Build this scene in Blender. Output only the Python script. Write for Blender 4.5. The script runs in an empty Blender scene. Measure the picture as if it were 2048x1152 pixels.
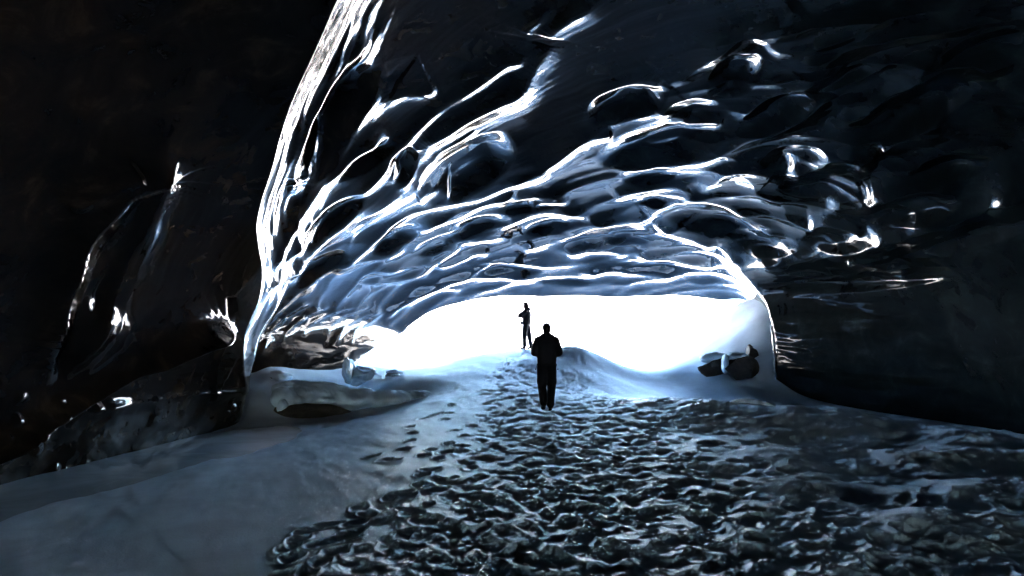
import bpy, bmesh, math
import numpy as np
from mathutils import Vector, Matrix

# ------------------------------------------------------------------ camera, sky, sun, exposure
scene = bpy.context.scene
CAM = np.array([0.0, 0.0, 1.65]); PITCH = math.radians(4.79); FPX = 1300.0
cam_data = bpy.data.cameras.new('camera'); cam = bpy.data.objects.new('camera', cam_data)
scene.collection.objects.link(cam); scene.camera = cam
cam_data.sensor_width = 36.0; cam_data.lens = 36.0 * FPX / 2048.0
cam_data.clip_start = 0.05; cam_data.clip_end = 20000
cam.location = CAM; cam.rotation_euler = (math.radians(90) + PITCH, 0, 0)

SUN_EL, SUN_AZ = math.radians(20), math.radians(97)      # azimuth clockwise from +Y: low sun off to the right
world = bpy.data.worlds.new('World'); scene.world = world; world.use_nodes = True
wn = world.node_tree.nodes; wl = world.node_tree.links
sky = wn.new('ShaderNodeTexSky'); sky.sky_type = 'NISHITA'; sky.sun_disc = False
sky.sun_elevation = SUN_EL; sky.sun_rotation = SUN_AZ; sky.ozone_density = 3.5
bg = wn['Background']; bg.inputs['Strength'].default_value = 0.08
wl.new(sky.outputs[0], bg.inputs['Color'])
sun_data = bpy.data.lights.new('sun', 'SUN'); sun_data.energy = 5.0; sun_data.angle = math.radians(0.5)
sun_data.color = (1.0, 0.85, 0.68)
sun = bpy.data.objects.new('sun', sun_data); scene.collection.objects.link(sun)
sdir = Vector((math.sin(SUN_AZ) * math.cos(SUN_EL), math.cos(SUN_AZ) * math.cos(SUN_EL), math.sin(SUN_EL)))
sun.rotation_euler = sdir.to_track_quat('Z', 'Y').to_euler(); sun.location = (0, -20, 40)

vs = scene.view_settings
vs.view_transform = 'Standard'; vs.look = 'None'; vs.gamma = 1.0; vs.use_curve_mapping = False
vs.exposure = 7.1
scene.cycles.use_denoising = True
scene.cycles.max_bounces = 10; scene.cycles.diffuse_bounces = 6; scene.cycles.glossy_bounces = 5
scene.cycles.caustics_reflective = False; scene.cycles.caustics_refractive = False
scene.cycles.sample_clamp_indirect = 4.0

# ------------------------------------------------------------------ helpers
C = scene.collection
rng = np.random.default_rng(7)
cp, sp = math.cos(PITCH), math.sin(PITCH)

def ray(px, py):
    """pixel of the 2048x1152 photograph -> (x/y, z/y) slopes of its view ray"""
    u = (np.asarray(px, float) - 1024) / FPX; v = (576 - np.asarray(py, float)) / FPX
    k = cp - v * sp
    return u / k, (sp + v * cp) / k

def at(px, py, y):
    b, a = ray(px, py)
    return np.array([b * y, y, CAM[2] + a * y])

def project(P):
    x = P[..., 0] - CAM[0]; y = P[..., 1] - CAM[1]; z = P[..., 2] - CAM[2]
    d = y * cp + z * sp; v = -y * sp + z * cp
    d = np.where(d < 0.05, 0.05, d)
    return 1024 + FPX * x / d, 576 - FPX * v / d, d

def smooth(e0, e1, x):
    t = np.clip((x - e0) / (e1 - e0), 0, 1)
    return t * t * (3 - 2 * t)

def _hash(ix, iy, seed):
    h = (ix.astype(np.int64) * 374761393 + iy.astype(np.int64) * 668265263 + seed * 974711) & 0x7fffffff
    h = ((h ^ (h >> 13)) * 1274126177) & 0x7fffffff
    return ((h ^ (h >> 16)) & 0xffff) / 65535.0

def noise(x, y, seed=0):
    ix = np.floor(x); iy = np.floor(y); fx = x - ix; fy = y - iy
    fx = fx ** 3 * (fx * (fx * 6 - 15) + 10); fy = fy ** 3 * (fy * (fy * 6 - 15) + 10)
    ix = ix.astype(np.int64); iy = iy.astype(np.int64)
    a = _hash(ix, iy, seed); b = _hash(ix + 1, iy, seed); c = _hash(ix, iy + 1, seed); d = _hash(ix + 1, iy + 1, seed)
    return (a + (b - a) * fx) * (1 - fy) + (c + (d - c) * fx) * fy - 0.5

def fbm(x, y, seed=0, octs=4, gain=0.5):
    t = 0; amp = 1.0
    for k in range(octs):
        t = t + amp * noise(x * 2 ** k + 17.3 * k, y * 2 ** k - 9.1 * k, seed + k); amp *= gain
    return t

def worley(x, y, seed=0):
    """squared distance to the nearest jittered point, and to the second nearest"""
    ix = np.floor(x).astype(np.int64); iy = np.floor(y).astype(np.int64)
    f1 = np.full(x.shape, 9.0); f2 = np.full(x.shape, 9.0)
    for i in (-1, 0, 1):
        for j in (-1, 0, 1):
            cx = ix + i; cy = iy + j
            d = (cx + 0.15 + 0.7 * _hash(cx, cy, seed) - x) ** 2 + (cy + 0.15 + 0.7 * _hash(cx, cy, seed + 5) - y) ** 2
            f2 = np.minimum(f2, np.maximum(f1, d)); f1 = np.minimum(f1, d)
    return f1, f2

def mesh_grid(name, P, mat, closed=False, flip=False):
    """P: rows x cols x 3 -> quad mesh"""
    r, c = P.shape[:2]
    me = bpy.data.meshes.new(name)
    idx = np.arange(r * c).reshape(r, c)
    a = idx[:-1, :-1]; b = idx[:-1, 1:]; d = idx[1:, :-1]; e = idx[1:, 1:]
    q = np.stack([a, d, e, b] if flip else [a, b, e, d], -1).reshape(-1, 4)
    if closed:
        w = np.stack([idx[:-1, -1], idx[:-1, 0], idx[1:, 0], idx[1:, -1]], -1)
        if flip: w = w[:, ::-1]
        q = np.concatenate([q, w])
    n = len(q)
    me.vertices.add(r * c); me.vertices.foreach_set('co', P.reshape(-1).astype(np.float32))
    me.loops.add(n * 4); me.loops.foreach_set('vertex_index', q.reshape(-1).astype(np.int32))
    me.polygons.add(n)
    me.polygons.foreach_set('loop_start', np.arange(0, n * 4, 4, dtype=np.int32))
    me.polygons.foreach_set('use_smooth', np.ones(n, bool))
    me.update(calc_edges=True)
    me.materials.append(mat)
    return me

def link(name, me, parent=None, kind=None, label=None, cat=None, group=None):
    o = bpy.data.objects.new(name, me); C.objects.link(o)
    if parent: o.parent = parent
    if kind: o['kind'] = kind
    if label: o['label'] = label
    if cat: o['category'] = cat
    if group: o['group'] = group
    return o

# ------------------------------------------------------------------ materials
def material(name):
    m = bpy.data.materials.new(name); m.use_nodes = True
    nt = m.node_tree
    return m, nt.nodes, nt.links, nt.nodes['Principled BSDF']

def ramp(n, l, src, stops):
    r = n.new('ShaderNodeValToRGB'); el = r.color_ramp.elements
    while len(el) < len(stops): el.new(0.5)
    for e, (p, c) in zip(el, stops): e.position = p; e.color = (*c, 1)
    l.new(src, r.inputs[0]); return r.outputs[0]

def tex(n, l, kind, scale, vec=None, **kw):
    t = n.new(kind); t.inputs['Scale'].default_value = scale
    for k, v in kw.items(): t.inputs[k].default_value = v
    if vec is None:
        vec = n.new('ShaderNodeNewGeometry').outputs['Position']
    l.new(vec, t.inputs['Vector']); return t

def bump(n, l, h, strength, dist, prev=None):
    b = n.new('ShaderNodeBump'); b.inputs['Strength'].default_value = strength; b.inputs['Distance'].default_value = dist
    l.new(h, b.inputs['Height'])
    if prev is not None: l.new(prev, b.inputs['Normal'])
    return b.outputs[0]

def make_ice():
    m, n, l, p = material('dark_glacier_ice')
    geo = n.new('ShaderNodeNewGeometry').outputs['Position']
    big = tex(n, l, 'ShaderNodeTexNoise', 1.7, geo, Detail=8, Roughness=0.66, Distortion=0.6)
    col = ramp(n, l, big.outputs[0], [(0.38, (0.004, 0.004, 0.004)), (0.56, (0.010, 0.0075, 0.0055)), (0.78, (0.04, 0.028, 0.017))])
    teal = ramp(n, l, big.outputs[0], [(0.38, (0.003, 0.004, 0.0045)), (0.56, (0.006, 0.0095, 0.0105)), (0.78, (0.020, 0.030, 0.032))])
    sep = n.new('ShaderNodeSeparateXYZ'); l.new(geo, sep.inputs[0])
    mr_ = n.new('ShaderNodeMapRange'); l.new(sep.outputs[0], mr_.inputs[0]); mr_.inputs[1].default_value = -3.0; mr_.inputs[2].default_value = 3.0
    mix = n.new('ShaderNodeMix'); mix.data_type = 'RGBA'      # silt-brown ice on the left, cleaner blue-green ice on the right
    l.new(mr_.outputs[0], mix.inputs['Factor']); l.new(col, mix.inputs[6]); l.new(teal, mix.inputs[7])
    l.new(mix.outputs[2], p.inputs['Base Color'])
    p.inputs['IOR'].default_value = 1.055
    p.inputs['Roughness'].default_value = 0.15
    p.inputs['Coat Weight'].default_value = 1.0; p.inputs['Coat IOR'].default_value = 1.17; p.inputs['Coat Roughness'].default_value = 0.02
    fine = tex(n, l, 'ShaderNodeTexNoise', 9.0, geo, Detail=3, Roughness=0.5)
    bn = bump(n, l, fine.outputs[0], 0.10, 0.01)
    l.new(bn, p.inputs['Normal']); l.new(bn, p.inputs['Coat Normal'])
    return m

def make_snow(name, base, dirt, dirt_scale=1.2, rough=0.55, grain=0.35, outside=None, trodden=None):
    m, n, l, p = material(name)
    geo = n.new('ShaderNodeNewGeometry').outputs['Position']
    a = tex(n, l, 'ShaderNodeTexNoise', dirt_scale, geo, Detail=8, Roughness=0.65, Distortion=0.3)
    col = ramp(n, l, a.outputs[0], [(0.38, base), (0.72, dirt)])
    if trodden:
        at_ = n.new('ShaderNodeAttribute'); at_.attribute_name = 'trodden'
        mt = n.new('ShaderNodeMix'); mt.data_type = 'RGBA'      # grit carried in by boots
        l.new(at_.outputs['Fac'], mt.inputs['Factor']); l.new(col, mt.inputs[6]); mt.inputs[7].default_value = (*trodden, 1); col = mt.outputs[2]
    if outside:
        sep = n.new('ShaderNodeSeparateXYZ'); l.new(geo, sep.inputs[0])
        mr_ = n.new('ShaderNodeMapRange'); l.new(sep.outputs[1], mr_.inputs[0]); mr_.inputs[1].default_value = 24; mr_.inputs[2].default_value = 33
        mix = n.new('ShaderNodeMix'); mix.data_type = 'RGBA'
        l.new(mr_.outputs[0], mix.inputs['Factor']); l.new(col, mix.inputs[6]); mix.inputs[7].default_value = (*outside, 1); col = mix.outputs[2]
    l.new(col, p.inputs['Base Color'])
    p.inputs['Roughness'].default_value = rough
    p.inputs['IOR'].default_value = 1.31; p.inputs['Specular IOR Level'].default_value = 0.2
    g = tex(n, l, 'ShaderNodeTexNoise', 45.0, geo, Detail=3, Roughness=0.5)
    l.new(bump(n, l, g.outputs[0], grain, 0.008), p.inputs['Normal'])
    return m

def make_rock():
    m, n, l, p = material('dark_rock')
    geo = n.new('ShaderNodeNewGeometry').outputs['Position']
    a = tex(n, l, 'ShaderNodeTexNoise', 5.0, geo, Detail=8, Roughness=0.7)
    l.new(ramp(n, l, a.outputs[0], [(0.3, (0.012, 0.010, 0.010)), (0.6, (0.035, 0.031, 0.028)), (0.8, (0.09, 0.085, 0.08))]), p.inputs['Base Color'])
    p.inputs['Roughness'].default_value = 0.8
    l.new(bump(n, l, a.outputs[0], 0.8, 0.08), p.inputs['Normal'])
    return m

def plain(name, col, rough=0.8, noise_amt=0.3, scale=40):
    m, n, l, p = material(name)
    a = tex(n, l, 'ShaderNodeTexNoise', scale, None, Detail=4)
    l.new(ramp(n, l, a.outputs[0], [(0.3, tuple(c * (1 - noise_amt) for c in col)), (0.7, tuple(c * (1 + noise_amt) for c in col))]), p.inputs['Base Color'])
    p.inputs['Roughness'].default_value = rough; p.inputs['Specular IOR Level'].default_value = 0.15
    l.new(bump(n, l, a.outputs[0], 0.3, 0.01), p.inputs['Normal'])
    return m

ICE = make_ice()
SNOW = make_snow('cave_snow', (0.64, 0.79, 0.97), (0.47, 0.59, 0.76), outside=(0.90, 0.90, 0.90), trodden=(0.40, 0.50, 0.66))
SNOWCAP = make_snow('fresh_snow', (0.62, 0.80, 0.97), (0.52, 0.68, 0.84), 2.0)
ROCK = make_rock()

# ------------------------------------------------------------------ snow ground
# control points (x, y, z) of the large form, thin-plate interpolated
GP = np.array([
    (0, 0, -.02), (-3, 2, -.05), (3, 2, .03), (0, 4.6, 0), (3.5, 4.6, .06), (-3, 5.2, -.05), (6, 5, .12), (-6, 5, -.2), (9, 4, .2), (-9, 4, -.2),
    (-5.0, 6.4, -.14), (-4.8, 7.5, -.13), (-4.4, 9.5, -.13), (-4.1, 13.3, -.13), (-6.4, 8, -.28), (-5.9, 10, -.28), (-5.4, 12, -.26), (-5.0, 13.4, -.2),
    (-9, 9, -.2), (-8, 12, -.1), (-6.7, 13.4, -.12), (-6.5, 14.5, .02), (-7.2, 15.2, .2), (-6.3, 15.8, .6), (-6.2, 17, .95), (-6.1, 20, 1.05), (-6.2, 24, 1.12), (-4.6, 20, .75), (-3.6, 22, .8),
    (-4.9, 14.3, -.14), (-4.9, 15.6, -.06), (-5.6, 16.4, .3), (-4.2, 15.6, -.04), (-4.2, 14.5, -.1), (-3.5, 16.4, .10), (-3.6, 14.8, -.02), (-3.0, 17.0, .26), (-2.9, 15.3, .06), (-4.8, 17.4, .36), (-4.0, 17.6, .30), (-4.5, 19.4, .66), (-3.4, 20, .70), (-2.4, 18, .61), (-1.08, 22, 1.19), (.53, 24.4, 1.42), (.2, 23.6, 1.38),
    (-2.4, 9, .02), (-2.4, 12, .08), (-1.8, 15, .3), (-.8, 18, .68), (.72, 13.5, .28), (0, 9, .06), (0, 11.5, .14), (.1, 16, .5), (.4, 19, .83), (.5, 22, 1.2),
    (3, 9, .1), (3, 12, .26), (3, 14.4, .40), (1.5, 14, .32), (5.36, 13.4, .43), (6.24, 12, .29), (7.9, 10, .16), (5.5, 9, .12), (9, 8, .15), (9.5, 10, .0), (8, 12.5, .0), (9.5, 13, -.1),
    (2.6, 17, .3), (4.5, 17, .12), (6.3, 16.5, .05), (2.1, 19, .75), (3.3, 20, .6), (8, 16.5, .0),
    (2.1, 22, 1.55), (2.9, 22.3, 1.28), (3.5, 22.5, 1.0), (4.5, 23, .62), (1.3, 22.2, 1.42), (5.2, 20, .45),
    (5.9, 21, 1.0), (6.6, 21.5, 1.5), (7.3, 22, 2.05), (7.9, 21.3, 2.35), (8.5, 22.8, 3.1), (8.0, 24, 2.9), (10.2, 23, 3.5), (9.6, 20.6, 2.7), (6.4, 19.6, .68), (7.5, 19, .85), (8, 18, .3), (7, 18.3, .3),
    (.5, 27, 1.15), (0, 32, .4), (4.5, 27, .3), (8.5, 27, 1.2), (-3, 27, .6), (-6, 29, .5), (-12, 28, .4), (13, 27, 2.2), (-14, 20, .3), (14, 18, .3), (6, 34, .2), (-6, 38, 0), (16, 38, .4), (-18, 38, .2), (0, 40, .1)], float)

def tps_fit(P, lam=0.004):
    n = len(P); d = np.hypot(P[:, None, 0] - P[None, :, 0], P[:, None, 1] - P[None, :, 1])
    K = np.where(d > 0, d * d * np.log(np.maximum(d, 1e-9)), 0) + lam * np.eye(n)
    Q = np.c_[np.ones(n), P[:, :2]]
    A = np.block([[K, Q], [Q.T, np.zeros((3, 3))]])
    return np.linalg.solve(A, np.r_[P[:, 2], 0, 0, 0])
GW = tps_fit(GP)

def ground_base(x, y):
    xi = np.clip(x, -16, 16); yi = np.clip(y, -1, 40)
    z = GW[-3] + GW[-2] * xi + GW[-1] * yi
    for k in range(len(GP)):
        d2 = (xi - GP[k, 0]) ** 2 + (yi - GP[k, 1]) ** 2
        z = z + GW[k] * 0.5 * d2 * np.log(np.maximum(d2, 1e-12))
    far = smooth(26, 40, np.hypot(x, np.maximum(y, 0)))
    plainz = 0.25 - 6.0 * smooth(40, 400, np.hypot(x, y)) + 2.5 * fbm(x / 60, y / 60, 3, 3) * smooth(35, 120, np.hypot(x, y))
    z = z * (1 - far) + plainz * far
    basin = smooth(25.0, 26.4, y) * smooth(36.5, 34.5, y) * smooth(-10.5, -8.5, x) * smooth(11.5, 9.5, x)  # hollow that holds the added dark ice sheet
    return z * (1 - basin) - 0.6 * basin

def in_poly(px, py, poly):
    c = np.zeros(px.shape, bool); n = len(poly)
    for i in range(n):
        x0, y0 = poly[i]; x1, y1 = poly[(i + 1) % n]
        t = ((y0 > py) != (y1 > py)) & (px < (x1 - x0) * (py - y0) / (y1 - y0 + 1e-12) + x0)
        c ^= t
    return c

# grid: fine inside the view, coarse elsewhere, finer rows near by
az = np.radians(np.r_[np.linspace(-180, -47, 40)[:-1], np.linspace(-47, -42, 12)[:-1], np.linspace(-42, 42, 1000), np.linspace(42, 47, 12)[1:], np.linspace(47, 180, 40)[1:]])
rr = np.r_[np.linspace(0.3, 3.9, 14)[:-1], 1 / np.linspace(1 / 3.9, 1 / 28, 440), np.geomspace(28.4, 70, 40), np.geomspace(75, 6000, 34)]
R, A = np.meshgrid(rr, az, indexing='ij')
GX = R * np.sin(A); GY = R * np.cos(A)
GZ = ground_base(GX, GY)

# trampled zone: plan outline (world), from the photograph's edge of the footprints
TR_PX = [(560, 1240), (620, 1110), (740, 1030), (800, 965), (850, 905), (925, 850), (945, 790), (965, 740), (1000, 706), (1060, 698), (1110, 705)]
TR_Y = [4.0, 4.95, 5.9, 6.9, 8.2, 10.4, 13.6, 17.5, 21.5, 24.0, 24.0]
tr = [tuple(at(p[0], p[1], y)[:2]) for p, y in zip(TR_PX, TR_Y)]
tr += [(1.5, 21), (1.35, 18.5), (1.7, 16.2), (2.6, 14.8), (5.4, 14.0), (9, 12.5), (12, 8), (12, -2), (-1.5, -2)]
near = (R > 1.0) & (R < 27)
mask = np.zeros(R.shape)
for ox, oy in ((0, 0), (.16, 0), (-.16, 0), (0, .3), (0, -.3), (.3, .2), (-.3, .2), (.3, -.2), (-.3, -.2)):
    jx = ox + 0.5 * fbm(GX[near] * 1.3, GY[near] * 1.3, 55, 3)
    mask[near] += in_poly(GX[near] + jx - 0.45, GY[near] + oy, tr) / 9.0

bowl = np.zeros(R.shape); rims = np.zeros(R.shape)
azf = az; rf = rr
def stamp(x, y, ang, L, W, depth, rim):
    r = math.hypot(x, y); th = math.atan2(x, y); pad = L * 0.95
    i0, i1 = np.searchsorted(rf, [r - pad, r + pad]); j0, j1 = np.searchsorted(azf, [th - pad / r, th + pad / r])
    if i1 <= i0 or j1 <= j0: return
    sx = GX[i0:i1, j0:j1] - x; sy = GY[i0:i1, j0:j1] - y
    c, s = math.cos(ang), math.sin(ang)
    u = (sx * c + sy * s) / (L / 2); v = (-sx * s + sy * c) / (W / 2)
    v = v * (1 + 0.22 * np.clip(u, -1, 1)) * (1 - 0.18 * np.cos(2.6 * u))
    wob = 0.14 * noise(sx * 11 + x * 7, sy * 11 + y * 5, 91)
    q = np.hypot(u, v) + wob * 1.8
    bw = np.clip(1 - q * q / 1.25, 0, 1) ** 1.15 * (1 + 0.3 * u)
    bowl[i0:i1, j0:j1] += depth * bw
    g = rims[i0:i1, j0:j1]; rims[i0:i1, j0:j1] = np.maximum(g * (1 - 0.7 * bw), rim * np.exp(-((q - 1.2) / 0.17) ** 2))

n_st = 0
while n_st < 2700:
    y = 24 * rng.random() ** 0.75; b = -0.55 + rng.random() * 1.5; x = b * max(y, 3.0)
    y += 0.5
    if y < 2.5 or not in_poly(np.array([x - rng.exponential(0.4)]), np.array([y]), tr)[0]: continue
    # fewer prints over the scoured icy patch on the right
    dens = 1.0 - 0.72 * smooth(1.6, 3.4, x) * smooth(4.5, 6.5, y) * (1 - 0.5 * smooth(11, 13, y))
    if rng.random() > dens: continue
    ang = math.pi / 2 + rng.normal(0, 0.45) - 0.25 * x / max(y, 3) + (math.pi / 2 if rng.random() < 0.12 else 0)
    sc = rng.uniform(0.62, 1.15)
    stamp(x, y, ang, 0.33 * sc, 0.18 * sc, rng.uniform(0.012, 0.042), rng.uniform(0.003, 0.010)); n_st += 1
# single prints that stray over the smooth snow (photograph pixels)
STRAY = [(578, 1092), (620, 1058), (598, 1075), (655, 1045), (690, 1072), (668, 1078), (712, 1040), (735, 1022), (640, 1085), (760, 1036), (585, 1110), (560, 1150), (610, 1140),
         (745, 912), (788, 921), (770, 920), (812, 899), (822, 882), (826, 868), (820, 855), (848, 838), (868, 830), (880, 825), (898, 826), (902, 808), (890, 840), (912, 862), (850, 912), (862, 900),
         (846, 950), (860, 940), (878, 918), (892, 905), (900, 888), (918, 893), (935, 872), (780, 995), (800, 985), (815, 990), (842, 968), (720, 1010), (706, 1060), (672, 1100), (640, 1120)]
for px_, py_ in STRAY:
    b, a = ray(px_, py_); y = 6.0
    for _ in range(30):
        zz = float(ground_base(np.array([b * y]), np.array([y]))[0]); y = 0.5 * y + 0.5 * (zz - CAM[2]) / a
    stamp(float(b * y), float(y), math.pi / 2 + rng.normal(-0.3, 0.35), 0.32, 0.15, rng.uniform(0.05, 0.075), 0.012)

foot = -0.075 * (1 - np.exp(-bowl / 0.075)) + rims
lump = fbm(GX * 1.6, GY * 1.6, 11, 5, 0.55)
wf1, wf2 = worley(GX * 1.5 + 0.5 * noise(GX, GY, 6), GY * 1.5 + 0.5 * noise(GX, GY, 8), 31)
rough = 0.022 * lump + 0.014 * (np.sqrt(wf1) - 0.45)
right_lumps = smooth(1.8, 4.2, GX) * smooth(4.5, 6.5, GY)
wl1, wl2 = worley(GX * 0.75 + 0.4 * noise(GX * 0.8, GY * 0.8, 61), GY * 0.95 + 0.4 * noise(GX * 0.8, GY * 0.8, 63), 33)
ridge_r = right_lumps * (0.16 * (fbm(GX * 0.9, GY * 0.9, 19, 3, 0.45) + 0.12) + 0.09 * (np.sqrt(wl1) - 0.4))
crumb = 0.004 * fbm(GX * 12, GY * 12, 21, 3, 0.5)
msk = mask.copy()
nearw = smooth(2, 4, R) * (1 - smooth(26, 30, R))
drift = 0.04 * fbm(GX * 0.5 + 0.15 * GY, GY * 0.35, 41, 4) + 0.018 * fbm(GX * 2.4 + GY, GY * 0.8 - GX * 0.4, 43, 3)
GZ = GZ + nearw * (foot + msk * (rough * (0.9 + 0.2 * right_lumps) + ridge_r + crumb) + (1 - msk) * drift)
P = np.stack([GX, GY, GZ], -1)
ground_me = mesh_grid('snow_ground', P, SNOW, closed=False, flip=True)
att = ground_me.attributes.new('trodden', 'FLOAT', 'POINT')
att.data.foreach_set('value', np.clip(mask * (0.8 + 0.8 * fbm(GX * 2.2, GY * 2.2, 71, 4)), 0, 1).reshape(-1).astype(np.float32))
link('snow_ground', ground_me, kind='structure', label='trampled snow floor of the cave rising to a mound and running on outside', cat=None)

def gz(x, y):
    return float(ground_base(np.array([float(x)]), np.array([float(y)]))[0])

# ------------------------------------------------------------------ frozen pond on the left
def make_pond_mat():
    m, n, l, p = material('grey_pond_ice')
    geo = n.new('ShaderNodeNewGeometry').outputs['Position']
    a = tex(n, l, 'ShaderNodeTexNoise', 0.8, geo, Detail=7, Roughness=0.6, Distortion=1.2)
    l.new(ramp(n, l, a.outputs[0], [(0.35, (0.27, 0.35, 0.45)), (0.6, (0.20, 0.25, 0.31)), (0.75, (0.38, 0.46, 0.56))]), p.inputs['Base Color'])
    r = n.new('ShaderNodeMapRange'); l.new(a.outputs[0], r.inputs[0]); r.inputs[3].default_value = 0.3; r.inputs[4].default_value = 0.6
    l.new(r.outputs[0], p.inputs['Roughness'])
    g = tex(n, l, 'ShaderNodeTexNoise', 18.0, geo, Detail=4)
    l.new(bump(n, l, g.outputs[0], 0.15, 0.01), p.inputs['Normal'])
    return m
xs = np.linspace(-9, -2.6, 60); ys = np.linspace(4.2, 15, 80)
X, Y = np.meshgrid(xs, ys)
link('frozen_pond', mesh_grid('frozen_pond', np.stack([X, Y, -0.15 + 0.006 * fbm(X * 2, Y * 2, 5, 3)], -1), make_pond_mat()), kind='structure', label='flat grey ice of a frozen pond beside the left wall')

xs = np.linspace(-11, 12, 80); ys = np.linspace(24.5, 37, 60)  # unseen ice sheet added outside so the roof mirrors something dark
X, Y = np.meshgrid(xs, ys)
def make_added_lake_mat():
    m, n, l, p = material('added_lake_ice')
    geo = n.new('ShaderNodeNewGeometry').outputs['Position']
    a = tex(n, l, 'ShaderNodeTexNoise', 0.7, geo, Detail=7, Roughness=0.6, Distortion=0.8)
    l.new(ramp(n, l, a.outputs[0], [(0.4, (0.02, 0.03, 0.04)), (0.62, (0.05, 0.07, 0.09)), (0.75, (0.25, 0.31, 0.36))]), p.inputs['Base Color'])
    p.inputs['Roughness'].default_value = 0.2; p.inputs['IOR'].default_value = 1.31
    return m
link('added_dark_lake', mesh_grid('added_dark_lake', np.stack([X, Y, -0.2 + 0.01 * fbm(X, Y, 5, 3)], -1), make_added_lake_mat()), kind='structure', label='unseen dark ice sheet added outside the cave mouth to darken the roof reflections')

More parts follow.
